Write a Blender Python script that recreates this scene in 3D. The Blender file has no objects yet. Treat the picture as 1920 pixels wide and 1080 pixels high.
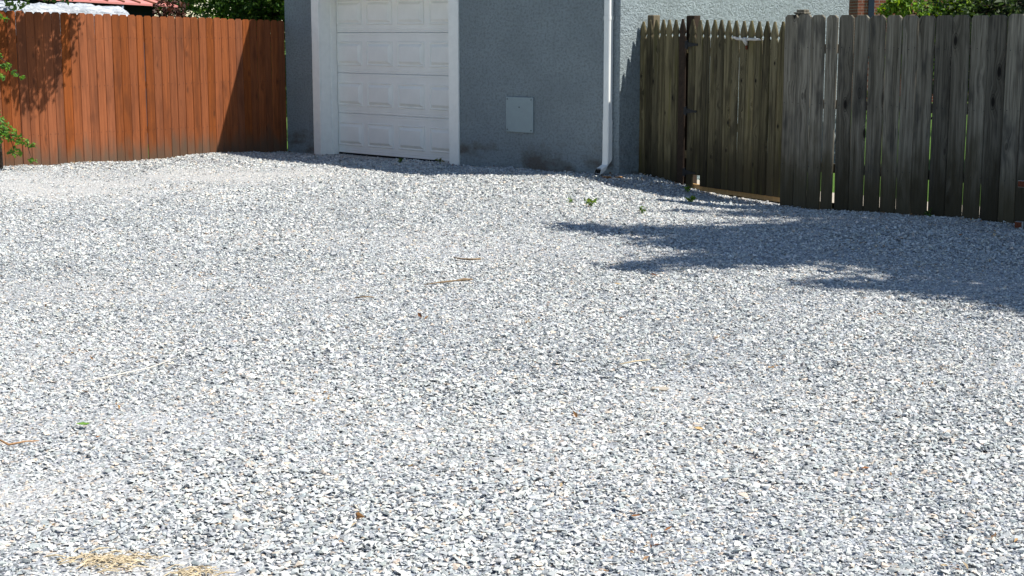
import bpy, bmesh, math, random
import numpy as np
from mathutils import Vector, Matrix

random.seed(7)
rng = np.random.default_rng(11)
R = math.radians
S2 = math.sqrt(0.5)
scene = bpy.context.scene
COL = scene.collection

# ------------------------------------------------------------------ camera, sky, sun, exposure
cam_d = bpy.data.cameras.new('camera')
cam = bpy.data.objects.new('camera', cam_d)
COL.objects.link(cam)
cam.location = (0, 0, 1.6)
cam.rotation_euler = (R(90 - 9.482), 0, 0)
cam_d.sensor_width = 36
cam_d.lens = 53.44
cam_d.clip_start = 0.05
cam_d.clip_end = 2000
scene.camera = cam

SUN_TO = Vector((0.695, -0.196, 1.0)).normalized()
world = bpy.data.worlds.new('World')
scene.world = world
world.use_nodes = True
wn = world.node_tree
bg = wn.nodes['Background']
sky = wn.nodes.new('ShaderNodeTexSky')
sky.sky_type = 'NISHITA'
sky.sun_disc = False
sky.sun_elevation = math.asin(SUN_TO.z)
sky.sun_rotation = math.atan2(SUN_TO.x, SUN_TO.y)
sky.air_density = 1.0
sky.dust_density = 0.1
sky.ozone_density = 1.0
wn.links.new(sky.outputs[0], bg.inputs[0])
bg.inputs[1].default_value = 0.078

sun_d = bpy.data.lights.new('sun', 'SUN')
sun = bpy.data.objects.new('sun', sun_d)
COL.objects.link(sun)
sun_d.energy = 4.4
sun_d.angle = R(0.53)
sun_d.color = (1.0, 0.975, 0.895)
sun.rotation_euler = SUN_TO.to_track_quat('Z', 'Y').to_euler()
sun.location = (8, -3, 14)

scene.view_settings.view_transform = 'Standard'
scene.view_settings.look = 'None'
scene.view_settings.exposure = 0.75
scene.view_settings.gamma = 1.0
scene.view_settings.use_curve_mapping = False

# ------------------------------------------------------------------ frames of the place
C0 = Vector((-3.0969, 21.0382, 0))            # far corner of the garage front
U = Vector((S2, -S2, 0))                      # along the garage front, towards the viewer's right
V = Vector((S2, S2, 0))                       # into the garage


def uv(u, v, z=0.0):
    return C0 + U * u + V * v + Vector((0, 0, z))


# ------------------------------------------------------------------ object helpers
def tag(o, label=None, cat=None, group=None, kind=None):
    if label: o['label'] = label
    if cat: o['category'] = cat
    if group: o['group'] = group
    if kind: o['kind'] = kind
    return o


def empty(name, loc=(0, 0, 0), rz=0.0):
    o = bpy.data.objects.new(name, None)
    COL.objects.link(o)
    o.location = loc
    o.rotation_euler = (0, 0, rz)
    o.empty_display_size = 0.1
    return o


def link(name, me, mat=None, parent=None, loc=(0, 0, 0), rot=(0, 0, 0)):
    o = bpy.data.objects.new(name, me)
    COL.objects.link(o)
    if mat is not None:
        if len(me.materials) == 0:
            me.materials.append(mat)
    o.parent = parent
    o.location = loc
    o.rotation_euler = rot
    return o


def mesh(name, verts, faces, smooth=False):
    me = bpy.data.meshes.new(name)
    me.from_pydata([tuple(v) for v in verts], [], [tuple(f) for f in faces])
    me.update()
    if smooth:
        me.polygons.foreach_set('use_smooth', [True] * len(me.polygons))
    return me


class MB:
    def __init__(self):
        self.v, self.f = [], []

    def add(self, vs, fs):
        n = len(self.v)
        self.v += [tuple(x) for x in vs]
        self.f += [tuple(i + n for i in f) for f in fs]
        return self

    def box(self, x0, x1, y0, y1, z0, z1, c=0.0):
        if c <= 0:
            vs = [(x0, y0, z0), (x1, y0, z0), (x1, y1, z0), (x0, y1, z0), (x0, y0, z1), (x1, y0, z1), (x1, y1, z1), (x0, y1, z1)]
            fs = [(0, 3, 2, 1), (4, 5, 6, 7), (0, 1, 5, 4), (1, 2, 6, 5), (2, 3, 7, 6), (3, 0, 4, 7)]
            return self.add(vs, fs)
        bm = bmesh.new()
        bmesh.ops.create_cube(bm, size=1)
        for q in bm.verts:
            q.co = ((x0 + x1) / 2 + q.co.x * (x1 - x0), (y0 + y1) / 2 + q.co.y * (y1 - y0), (z0 + z1) / 2 + q.co.z * (z1 - z0))
        bmesh.ops.bevel(bm, geom=bm.edges[:], offset=c, segments=1, affect='EDGES', profile=0.5)
        bm.verts.index_update()
        self.add([q.co[:] for q in bm.verts], [[q.index for q in f.verts] for f in bm.faces])
        bm.free()
        return self

    def tube(self, pts, radii, n=8, caps=True):
        pts = [Vector(p) for p in pts]
        base = len(self.v)
        for i, p in enumerate(pts):
            a = pts[max(i - 1, 0)]
            b = pts[min(i + 1, len(pts) - 1)]
            t = (b - a).normalized()
            ref = Vector((0, 0, 1)) if abs(t.z) < 0.9 else Vector((1, 0, 0))
            e1 = t.cross(ref).normalized()
            e2 = t.cross(e1)
            r = radii[i] if hasattr(radii, '__len__') else radii
            for k in range(n):
                q = 2 * math.pi * k / n
                self.v.append(tuple(p + e1 * (r * math.cos(q)) + e2 * (r * math.sin(q))))
        for i in range(len(pts) - 1):
            for k in range(n):
                k2 = (k + 1) % n
                self.f.append((base + i * n + k, base + i * n + k2, base + (i + 1) * n + k2, base + (i + 1) * n + k))
        if caps:
            self.f.append(tuple(base + k for k in range(n)))
            self.f.append(tuple(base + (len(pts) - 1) * n + k for k in range(n - 1, -1, -1)))
        return self

    def build(self, name, mat, parent=None, loc=(0, 0, 0), rot=(0, 0, 0), smooth=False):
        me = mesh(name, self.v, self.f, smooth)
        bm = bmesh.new()
        bm.from_mesh(me)
        bmesh.ops.recalc_face_normals(bm, faces=bm.faces)
        bm.to_mesh(me)
        bm.free()
        return link(name, me, mat, parent, loc, rot)


def loft_section(rings, c=0.003):
    """rings: (z, half width, centre x, centre y, half thickness); chamfered rectangular section."""
    vs, fs = [], []
    for z, hw, cx, cy, ht in rings:
        k = min(c, hw * 0.45, ht * 0.85)
        for x, y in ((-hw + k, -ht), (hw - k, -ht), (hw, -ht + k), (hw, ht - k), (hw - k, ht), (-hw + k, ht), (-hw, ht - k), (-hw, -ht + k)):
            vs.append((cx + x, cy + y, z))
    m = len(rings)
    for i in range(m - 1):
        for k in range(8):
            k2 = (k + 1) % 8
            fs.append((i * 8 + k, i * 8 + k2, (i + 1) * 8 + k2, (i + 1) * 8 + k))
    fs.append(tuple(range(7, -1, -1)))
    fs.append(tuple((m - 1) * 8 + k for k in range(8)))
    return vs, fs


# ------------------------------------------------------------------ material helpers
class NT:
    def __init__(self, name):
        self.m = bpy.data.materials.new(name)
        self.m.use_nodes = True
        self.t = self.m.node_tree
        self.b = self.t.nodes['Principled BSDF']

    def n(self, kind, **kw):
        nd = self.t.nodes.new(kind)
        for k, v in kw.items():
            setattr(nd, k, v)
        return nd

    def l(self, a, b):
        self.t.links.new(a, b)

    def put(self, sock, val):
        if hasattr(val, 'is_linked') or hasattr(val, 'links'):
            self.l(val, sock)
        else:
            if isinstance(val, (tuple, list)) and len(val) == 3 and sock.type == 'RGBA':
                val = (*val, 1)
            sock.default_value = val

    def math(self, op, a, b=None, c=None, clamp=False):
        nd = self.n('ShaderNodeMath', operation=op, use_clamp=clamp)
        self.put(nd.inputs[0], a)
        if b is not None: self.put(nd.inputs[1], b)
        if c is not None: self.put(nd.inputs[2], c)
        return nd.outputs[0]

    def vmath(self, op, a, b):
        nd = self.n('ShaderNodeVectorMath', operation=op)
        self.put(nd.inputs[0], a)
        self.put(nd.inputs[1], b)
        return nd.outputs[0]

    def mix(self, f, a, b, blend='MIX'):
        nd = self.n('ShaderNodeMix', data_type='RGBA', blend_type=blend, clamp_factor=True)
        self.put(nd.inputs[0], f)
        self.put(nd.inputs[6], a)
        self.put(nd.inputs[7], b)
        return nd.outputs[2]

    def noise(self, vec, scale, detail=4, rough=0.55, dist=0.0):
        nd = self.n('ShaderNodeTexNoise')
        if vec is not None: self.l(vec, nd.inputs['Vector'])
        nd.inputs['Scale'].default_value = scale
        nd.inputs['Detail'].default_value = detail
        nd.inputs['Roughness'].default_value = rough
        nd.inputs['Distortion'].default_value = dist
        return nd.outputs['Fac']

    def ramp(self, fac, stops, interp='LINEAR'):
        nd = self.n('ShaderNodeValToRGB')
        cr = nd.color_ramp
        cr.interpolation = interp
        while len(cr.elements) < len(stops):
            cr.elements.new(0.5)
        for e, (p, c) in zip(cr.elements, stops):
            e.position = p
            e.color = (c, c, c, 1) if not hasattr(c, '__len__') else (*c, 1)
        self.l(fac, nd.inputs[0])
        return nd.outputs[0]

    def rng(self, v, a, b, c=0.0, d=1.0, smooth=True):
        nd = self.n('ShaderNodeMapRange', interpolation_type='SMOOTHSTEP' if smooth else 'LINEAR')
        self.put(nd.inputs[0], v)
        for i, q in enumerate((a, b, c, d)):
            nd.inputs[i + 1].default_value = q
        return nd.outputs[0]

    def bump(self, h, strength, dist, prev=None):
        nd = self.n('ShaderNodeBump')
        nd.inputs['Strength'].default_value = strength
        nd.inputs['Distance'].default_value = dist
        self.l(h, nd.inputs['Height'])
        if prev is not None: self.l(prev, nd.inputs['Normal'])
        return nd.outputs[0]

    def coord(self, kind='Object'):
        return self.n('ShaderNodeTexCoord').outputs[kind]

    def scale(self, vec, s):
        nd = self.n('ShaderNodeMapping')
        nd.inputs['Scale'].default_value = s
        self.l(vec, nd.inputs['Vector'])
        return nd.outputs[0]

    def sep(self, vec):
        nd = self.n('ShaderNodeSeparateXYZ')
        self.l(vec, nd.inputs[0])
        return nd.outputs

    def done(self, color=None, rough=0.7, normal=None, spec=0.3, metal=0.0):
        if color is not None: self.put(self.b.inputs['Base Color'], color)
        self.put(self.b.inputs['Roughness'], rough)
        self.b.inputs['Specular IOR Level'].default_value = spec
        self.b.inputs['Metallic'].default_value = metal
        if normal is not None: self.l(normal, self.b.inputs['Normal'])
        return self.m


def wood(name, ca, cb, cdark, knot=0.5, kscale=(9.0, 9.0, 3.2), khas=0.62, base_col=None, base_h=0.4, base_amt=0.8, top_col=None, algae=None, algae_amt=0.0, vary=(0.75, 1.15),
         streak=0.5, blotch=None, blotch_amt=0.0, bump=0.5):
    t = NT(name)
    obj = t.coord('Object')
    info = t.n('ShaderNodeObjectInfo')
    rnd = info.outputs['Random']
    comb = t.n('ShaderNodeCombineXYZ')
    t.put(comb.inputs[0], t.math('MULTIPLY', rnd, 37.0))
    t.put(comb.inputs[1], t.math('MULTIPLY', rnd, 91.0))
    t.put(comb.inputs[2], t.math('MULTIPLY', rnd, 53.0))
    p = t.vmath('ADD', obj, comb.outputs[0])
    # knots bend the grain around them
    vo = t.n('ShaderNodeTexVoronoi', feature='F1')
    t.l(t.scale(p, kscale), vo.inputs['Vector'])
    vo.inputs['Scale'].default_value = 1.0
    sepc = t.n('ShaderNodeSeparateColor')
    t.l(vo.outputs['Color'], sepc.inputs[0])
    has = t.math('GREATER_THAN', sepc.outputs[0], khas)
    kd = vo.outputs['Distance']
    near = t.math('MULTIPLY', t.rng(kd, 0.05, 0.5, 1, 0), has)
    bend = t.n('ShaderNodeCombineXYZ')
    t.put(bend.inputs[0], t.math('MULTIPLY', near, 0.035))
    pb = t.vmath('ADD', p, bend.outputs[0])
    g1 = t.noise(t.scale(pb, (38, 38, 1.1)), 1.0, 5, 0.6, 0.3)
    g2 = t.noise(t.scale(pb, (170, 170, 4.0)), 1.0, 3, 0.6)
    big = t.noise(t.scale(p, (7, 7, 2.0)), 1.0, 3, 0.55)
    col = t.mix(t.rng(g1, 0.3, 0.72), ca, cb)
    col = t.mix(t.math('MULTIPLY', t.rng(g2, 0.52, 0.72), streak), col, cdark)
    if blotch is not None:
        col = t.mix(t.math('MULTIPLY', t.rng(big, 0.5, 0.72), blotch_amt), col, blotch)
    kcore = t.math('MULTIPLY', t.math('MULTIPLY', t.rng(kd, 0.06, 0.19, 1, 0), has), knot)
    col = t.mix(kcore, col, cdark)
    ring = t.math('MULTIPLY', t.math('MULTIPLY', t.rng(kd, 0.15, 0.3, 1, 0), t.rng(t.math('SINE', t.math('MULTIPLY', kd, 80.0)), 0.2, 0.9)), t.math('MULTIPLY', has, knot * 0.6))
    col = t.mix(ring, col, cdark)
    z = t.sep(obj)[2]
    wob = t.math('ADD', z, t.math('MULTIPLY', t.math('SUBTRACT', big, 0.5), base_h * 1.6))
    if base_col is not None:
        col = t.mix(t.math('MULTIPLY', t.rng(wob, base_h * 0.25, base_h * 1.15, 1, 0), base_amt), col, base_col)
    if algae is not None:
        a = t.noise(t.scale(p, (16, 16, 1.2)), 1.0, 3, 0.6)
        col = t.mix(t.math('MULTIPLY', t.rng(a, 0.55, 0.72), algae_amt), col, algae)
    # every board weathers to its own tone
    hv = t.n('ShaderNodeHueSaturation')
    t.l(col, hv.inputs['Color'])
    t.put(hv.inputs['Value'], t.rng(rnd, 0, 1, vary[0], vary[1], False))
    t.put(hv.inputs['Saturation'], t.rng(t.math('FRACT', t.math('MULTIPLY', rnd, 17.3)), 0, 1, 0.94, 1.04, False))
    hgt = t.math('ADD', t.math('MULTIPLY', g2, 0.6), g1)
    nr = t.bump(hgt, bump, 0.004)
    return t.done(hv.outputs[0], 0.85, nr, 0.2)


def plain(name, col, rough=0.6, metal=0.0, nscale=40, amt=0.12, bumpd=0.0, spec=0.3):
    t = NT(name)
    p = t.coord('Object')
    a = t.noise(p, nscale, 4)
    c = t.mix(t.rng(a, 0.3, 0.75), col, tuple(q * (1 - amt * 2) for q in col))
    nr = t.bump(a, 0.4, bumpd) if bumpd > 0 else None
    return t.done(c, rough, nr, spec, metal)


def stucco(name, col, stain, zstain):
    t = NT(name)
    p = t.coord('Object')
    a = t.noise(t.scale(p, (1, 1, 1.15)), 31, 4, 0.72)
    b = t.noise(p, 120, 3, 0.6)
    big = t.noise(p, 1.3, 4)
    mid = t.noise(p, 7, 4)
    c = t.mix(t.rng(big, 0.35, 0.7), col, tuple(q * 0.86 for q in col))
    c = t.mix(t.math('MULTIPLY', t.rng(mid, 0.45, 0.7), 0.3), c, tuple(q * 0.8 for q in col))
    run = t.noise(t.scale(p, (9, 9, 0.5)), 1.0, 4, 0.6)
    c = t.mix(t.math('MULTIPLY', t.rng(run, 0.55, 0.75), 0.22), c, tuple(q * 0.7 for q in col))
    c = t.mix(t.math('MULTIPLY', t.rng(a, 0.38, 0.54, 1, 0), 0.6), c, tuple(q * 0.55 for q in col))  # low points of the grain darkened: pit shade put into the colour
    z = t.sep(p)[2]
    edge = t.math('ADD', z, t.math('MULTIPLY', t.math('SUBTRACT', mid, 0.5), 0.5))
    patch = t.rng(t.noise(t.scale(p, (0.8, 0.8, 2.0)), 2.2, 4), 0.42, 0.62)
    st = t.math('MULTIPLY', t.math('MULTIPLY', t.rng(edge, zstain * 0.3, zstain, 1, 0), patch), 0.75)
    c = t.mix(st, c, stain)
    h = t.math('ADD', a, t.math('MULTIPLY', b, 0.35))
    nr = t.bump(h, 1.0, 0.13)
    return t.done(c, 0.9, nr, 0.15)


M = {}
M['stucco'] = stucco('painted_stucco', (0.55, 0.635, 0.67), (0.21, 0.155, 0.105), 0.40)
M['cover'] = plain('painted_metal_cover', (0.265, 0.325, 0.345), 0.6, 0, 9, 0.04)
M['white'] = plain('white_trim_paint', (0.89, 0.88, 0.84), 0.5, 0, 14, 0.03)
M['door'] = plain('white_door_paint', (0.89, 0.88, 0.845), 0.45, 0, 3, 0.04)
M['gutter'] = plain('white_downspout_enamel', (0.80, 0.80, 0.78), 0.35, 0, 6, 0.04)
M['rubber_and_shade'] = plain('black_rubber_and_pipe_shade', (0.012, 0.012, 0.013), 0.8)
M['concrete'] = plain('concrete', (0.42, 0.40, 0.37), 0.9, 0, 20, 0.15, 0.004)
M['iron'] = plain('black_iron', (0.018, 0.02, 0.024), 0.5, 0.3)
M['shingle'] = plain('roof_shingle', (0.09, 0.09, 0.095), 0.95, 0, 30, 0.2, 0.006)
M['red'] = wood('red_stained_wood', (0.295, 0.086, 0.026), (0.190, 0.054, 0.017), (0.055, 0.02, 0.010), 0.55, base_col=(0.115, 0.072, 0.046), base_h=0.40, base_amt=0.95,
                vary=(0.78, 1.1), streak=0.4, blotch=(0.13, 0.040, 0.015), blotch_amt=0.7)
M['redback'] = plain('rail_wood', (0.22, 0.09, 0.04), 0.9)
M['grey'] = wood('weathered_grey_wood', (0.30, 0.262, 0.205), (0.105, 0.089, 0.066), (0.016, 0.012, 0.009), 1.0, kscale=(6.5, 6.5, 2.6), khas=0.5, base_col=(0.055, 0.044, 0.024), base_h=0.85, base_amt=0.93,
                 vary=(0.55, 1.2), streak=0.8, blotch=(0.055, 0.049, 0.042), blotch_amt=0.85, bump=1.0)
M['picket'] = wood('weathered_picket_wood', (0.225, 0.184, 0.10), (0.078, 0.063, 0.033), (0.012, 0.009, 0.006), 1.0, kscale=(11, 11, 6.0), khas=0.45, base_col=(0.045, 0.034, 0.017), base_h=0.6, base_amt=0.85,
                   algae=(0.12, 0.105, 0.03), algae_amt=0.65, vary=(0.5, 1.2), streak=0.75, blotch=(0.045, 0.036, 0.021), blotch_amt=0.85, bump=0.9)
M['freshwood'] = wood('newer_brown_wood', (0.52, 0.31, 0.13), (0.42, 0.24, 0.10), (0.2, 0.1, 0.05), 0.4, vary=(0.95, 1.05), streak=0.3)
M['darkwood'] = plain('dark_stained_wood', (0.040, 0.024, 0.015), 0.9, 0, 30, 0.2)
M['post'] = wood('post_wood', (0.24, 0.19, 0.12), (0.17, 0.13, 0.085), (0.05, 0.04, 0.03), 0.4)
M['galv'] = plain('galvanised_steel', (0.42, 0.45, 0.48), 0.45, 0.6, 25, 0.12)
M['rust'] = plain('rusty_red_steel', (0.19, 0.05, 0.022), 0.85, 0.0, 60, 0.3, 0.002)
M['pewter'] = plain('bleached_metal', (0.62, 0.58, 0.53), 0.6, 0.0, 60, 0.15)
M['bark'] = plain('dark_bark', (0.055, 0.042, 0.032), 0.95, 0, 30, 0.3, 0.01)
M['twig'] = plain('dry_twig_bark', (0.29, 0.20, 0.12), 0.9, 0, 60, 0.25, 0.002)
M['paletwig'] = plain('bleached_stalk', (0.62, 0.58, 0.51), 0.8, 0, 60, 0.1)
M['straw'] = plain('dry_straw', (0.62, 0.50, 0.33), 0.85, 0, 120, 0.25)
M['chip'] = plain('tan_bark_chip', (0.45, 0.25, 0.12), 0.9, 0, 60, 0.25, 0.003)
M['clay'] = plain('tan_clay_stone', (0.46, 0.40, 0.33), 0.95, 0, 40, 0.12, 0.003)
M['dryleaf'] = plain('dry_brown_leaf', (0.33, 0.14, 0.05), 0.8, 0, 50, 0.25)
M['tanleaf'] = plain('dry_tan_leaf', (0.58, 0.38, 0.17), 0.8, 0, 50, 0.2)
M['greenleaf'] = plain('fallen_green_leaf', (0.12, 0.24, 0.035), 0.5, 0, 50, 0.15)
M['pinkroof'] = plain('salmon_metal_roof', (0.62, 0.24, 0.215), 0.5, 0, 3, 0.06)
M['rustseam'] = plain('rusty_roof_seam', (0.22, 0.10, 0.055), 0.8)
M['navy'] = plain('dark_blue_board', (0.02, 0.035, 0.06), 0.8)
M['bluepost'] = plain('pale_blue_post', (0.35, 0.42, 0.52), 0.7)


def leafmat(name, trans=0.35):
    t = NT(name)
    at = t.n('ShaderNodeAttribute', attribute_name='tint')
    t.done(at.outputs['Color'], 0.55, None, 0.35)
    tr = t.n('ShaderNodeBsdfTranslucent')
    hv = t.n('ShaderNodeHueSaturation')
    hv.inputs['Value'].default_value = 1.3
    hv.inputs['Saturation'].default_value = 1.1
    t.l(at.outputs['Color'], hv.inputs['Color'])
    t.l(hv.outputs[0], tr.inputs['Color'])
    mx = t.n('ShaderNodeMixShader')
    mx.inputs[0].default_value = trans
    t.l(t.b.outputs[0], mx.inputs[1])
    t.l(tr.outputs[0], mx.inputs[2])
    t.l(mx.outputs[0], t.t.nodes['Material Output'].inputs['Surface'])
    return t.m


M['leaf'] = leafmat('living_leaf')


def tarpmat():
    t = NT('white_tarp')
    p = t.coord('Object')
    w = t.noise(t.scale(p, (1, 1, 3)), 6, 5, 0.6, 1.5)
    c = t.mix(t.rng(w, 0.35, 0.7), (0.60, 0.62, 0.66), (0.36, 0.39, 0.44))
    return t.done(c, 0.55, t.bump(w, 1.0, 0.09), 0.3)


M['tarp'] = tarpmat()


def brickmat():
    t = NT('red_brick_far')
    p = t.coord('Object')
    s = t.sep(p)
    cb = t.n('ShaderNodeCombineXYZ')
    t.put(cb.inputs[0], t.math('ADD', s[0], s[1]))
    t.put(cb.inputs[1], s[2])
    b = t.n('ShaderNodeTexBrick')
    t.l(cb.outputs[0], b.inputs['Vector'])
    b.inputs['Scale'].default_value = 1.0
    b.inputs['Brick Width'].default_value = 0.22
    b.inputs['Row Height'].default_value = 0.075
    b.inputs['Mortar Size'].default_value = 0.007
    b.inputs['Color1'].default_value = (0.30, 0.085, 0.045, 1)
    b.inputs['Color2'].default_value = (0.20, 0.055, 0.032, 1)
    b.inputs['Mortar'].default_value = (0.32, 0.27, 0.23, 1)
    return t.done(b.outputs['Color'], 0.9)


M['brick'] = brickmat()


def grassmat():
    t = NT('lawn_grass')
    p = t.coord('Object')
    a = t.noise(p, 60, 4)
    b = t.noise(p, 2.0, 3)
    c = t.mix(t.rng(a, 0.3, 0.7), (0.10, 0.19, 0.025), (0.045, 0.10, 0.015))
    c = t.mix(t.math('MULTIPLY', t.rng(b, 0.5, 0.75), 0.5), c, (0.18, 0.17, 0.06))
    return t.done(c, 0.9, t.bump(a, 0.8, 0.03), 0.2)


M['grass'] = grassmat()

# ------------------------------------------------------------------ ground heights
_lat = rng.random((64, 64))


def vnoise(x, y, s, seed=0):
    x = np.asarray(x, float) * s + 17.3 * seed + 100
    y = np.asarray(y, float) * s + 9.1 * seed + 100
    xi = np.floor(x).astype(int); yi = np.floor(y).astype(int)
    fx = x - xi; fy = y - yi
    fx = fx * fx * (3 - 2 * fx); fy = fy * fy * (3 - 2 * fy)
    g = lambda i, j: _lat[i % 64, j % 64]
    return (g(xi, yi) * (1 - fx) + g(xi + 1, yi) * fx) * (1 - fy) + (g(xi, yi + 1) * (1 - fx) + g(xi + 1, yi + 1) * fx) * fy


HP = []
for pt, z in ((uv(-0.1, 0.0), 0.0), (uv(0.62, 0), -0.01), (uv(1.6, 0.1), -0.012), (uv(2.6, 0.1), 0.0), (uv(3.4, 0), 0.02), (uv(4.7, 0), 0.035), (uv(5.6, 0), 0.06),
              (uv(6.05, 0), 0.066), (uv(6.35, 0.2), 0.055), (uv(6.8, -0.05), 0.03), (uv(7.1, 0.0), -0.055), (uv(7.6, 0.05), -0.085), (uv(8.2, -0.1), -0.10), (uv(7.5, 0.3), -0.09), (uv(8.1, 0.1), -0.10),
              (uv(8.47, -0.36), -0.03), (uv(9.7, -0.36), -0.03), (uv(11, -0.36), -0.04), (uv(12.5, -0.36), -0.04),
              (uv(0, -1.18), 0.035), (uv(0, -2.3), 0.004), (uv(0, -3.3), 0.03), (uv(0, -4.3), 0.05), (uv(0, -5.5), 0.05)):
    HP.append((pt.x, pt.y, z, 0.7))
for x, y in ((0, 3), (-2, 5), (2, 5), (0, 8), (-3, 8), (3, 8), (0, 11), (-3, 12), (3, 11), (0, 14), (-3, 15), (-1.5, 17.5), (-5, 14), (5, 9), (0.8, 15.6), (3, 13)):
    HP.append((x, y, 0.0, 1.0))


def height(x, y):
    x = np.asarray(x, float); y = np.asarray(y, float)
    num = np.zeros_like(x); den = np.zeros_like(x)
    for px, py, pz, w in HP:
        k = w / ((x - px) ** 2 + (y - py) ** 2 + 0.05) ** 1.5
        num += k * pz; den += k
    h = num / den
    h = h + (vnoise(x, y, 0.9, 1) - 0.5) * 0.035 + (vnoise(x, y, 2.6, 2) - 0.5) * 0.016 + (vnoise(x, y, 7.0, 3) - 0.5) * 0.008
    return h


def gz(x, y):
    return float(height(np.array([x]), np.array([y]))[0])


def to_uv(x, y):
    dx = np.asarray(x) - C0.x; dy = np.asarray(y) - C0.y
    return S2 * (dx - dy), S2 * (dx + dy)


def gravel_mask(x, y):
    u, v = to_uv(x, y)
    lim = np.interp(u, [-9, 0, 0.7, 0.78, 3.2, 3.3, 6.0, 6.1, 8.2, 8.45, 8.5, 30], [0.0, 0.0, 0.0, 0.27, 0.27, 0.0, 0.0, 0.36, 0.12, 0.12, -0.30, -0.30])
    return (u > -0.05) & (v < lim)


def fines(x, y):
    """0..1: where the stone is worn down to fine chips"""
    x = np.asarray(x, float); y = np.asarray(y, float)
    f = np.zeros_like(x)
    for cx, cy, rx, ry in ((-4.9, 16.0, 2.0, 1.7), (-3.2, 17.2, 1.3, 1.2), (-1.75, 5.15, 0.55, 0.55), (-1.1, 4.45, 0.35, 0.2), (-2.4, 7.4, 0.8, 0.7), (-1.1, 6.6, 0.5, 0.4), (1.0, 6.5, 0.7, 0.5)):
        w = 0.4 if cy in (6.6, 6.5, 7.4) else (0.75 if cy < 6 else 1.0)
        f = np.maximum(f, w * np.exp(-(((x - cx) / rx) ** 2 + ((y - cy) / ry) ** 2) ** 1.3))
    trk = vnoise(x * 0.42 + 0.25 * y, y * 0.9, 0.9, 12)       # worn bands where cars turn
    f = np.maximum(f, 0.36 * np.clip((trk - 0.60) / 0.25, 0, 1))
    return np.clip(f * (0.55 + 0.9 * vnoise(x, y, 3.0, 8)), 0, 1)


# ------------------------------------------------------------------ ground sheets
def sheet(name, x0, x1, y0, y1, z, mat, kind='structure'):
    me = mesh(name, [(x0, y0, z), (x1, y0, z), (x1, y1, z), (x0, y1, z)], [(0, 1, 2, 3)])
    return tag(link(name, me, mat), kind=kind)


tag(sheet('ground', -400, 400, -400, 700, -0.16, M['grass']), 'wide grassy ground beyond the fences and yard', 'ground')


def gravel_bed_mat():
    t = NT('gravel_bed')
    p = t.coord('Object')
    vo = t.n('ShaderNodeTexVoronoi', feature='F1')
    t.l(p, vo.inputs['Vector'])
    vo.inputs['Scale'].default_value = 55
    sc = t.n('ShaderNodeSeparateColor')
    t.l(vo.outputs['Color'], sc.inputs[0])
    c = t.ramp(sc.outputs[0], [(0.0, (0.10, 0.11, 0.13)), (0.14, (0.24, 0.26, 0.30)), (0.45, (0.38, 0.40, 0.43)), (0.72, (0.55, 0.55, 0.55)), (0.93, (0.52, 0.42, 0.34))], 'CONSTANT')
    at = t.n('ShaderNodeAttribute', attribute_name='fines')
    fn = t.noise(p, 160, 3)
    fc = t.mix(t.rng(fn, 0.35, 0.65), (0.40, 0.38, 0.36), (0.56, 0.545, 0.53))
    c = t.mix(t.math('MULTIPLY', at.outputs['Fac'], 0.8), c, fc)
    h = t.math('SUBTRACT', 1.0, vo.outputs['Distance'])
    return t.done(c, 0.95, t.bump(h, 1.0, 0.012), 0.15)


def gravel_bed():
    step = 0.11
    xs = np.arange(-8.5, 9.5, step); ys = np.arange(-4.0, 22.6, step)
    X, Y = np.meshgrid(xs, ys, indexing='ij')
    Z = height(X, Y) + fines(X, Y) * 0.004
    ok = gravel_mask(X, Y)
    idx = -np.ones(X.shape, int)
    cell = ok[:-1, :-1] & ok[1:, :-1] & ok[1:, 1:] & ok[:-1, 1:]
    cell = ok[:-1, :-1] | ok[1:, :-1] | ok[1:, 1:] | ok[:-1, 1:]
    nx, ny = X.shape
    ids = np.arange(nx * ny).reshape(nx, ny)
    q = np.stack([ids[:-1, :-1], ids[1:, :-1], ids[1:, 1:], ids[:-1, 1:]], -1)[cell]
    used, inv = np.unique(q, return_inverse=True)
    inv = inv.reshape(q.shape)
    vs = np.stack([X.ravel(), Y.ravel(), Z.ravel()], -1)[used]
    me = bpy.data.meshes.new('gravel_bed')
    me.from_pydata(vs.tolist(), [], inv.tolist())
    me.polygons.foreach_set('use_smooth', [True] * len(me.polygons))
    a = me.attributes.new('fines', 'FLOAT', 'POINT')
    a.data.foreach_set('value', fines(vs[:, 0], vs[:, 1]).astype(np.float32))
    me.update()
    o = link('gravel_ground', me, gravel_bed_mat())
    return tag(o, 'pale grey gravel surface of the parking yard', 'ground', kind='structure')


gravel_bed()

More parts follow.
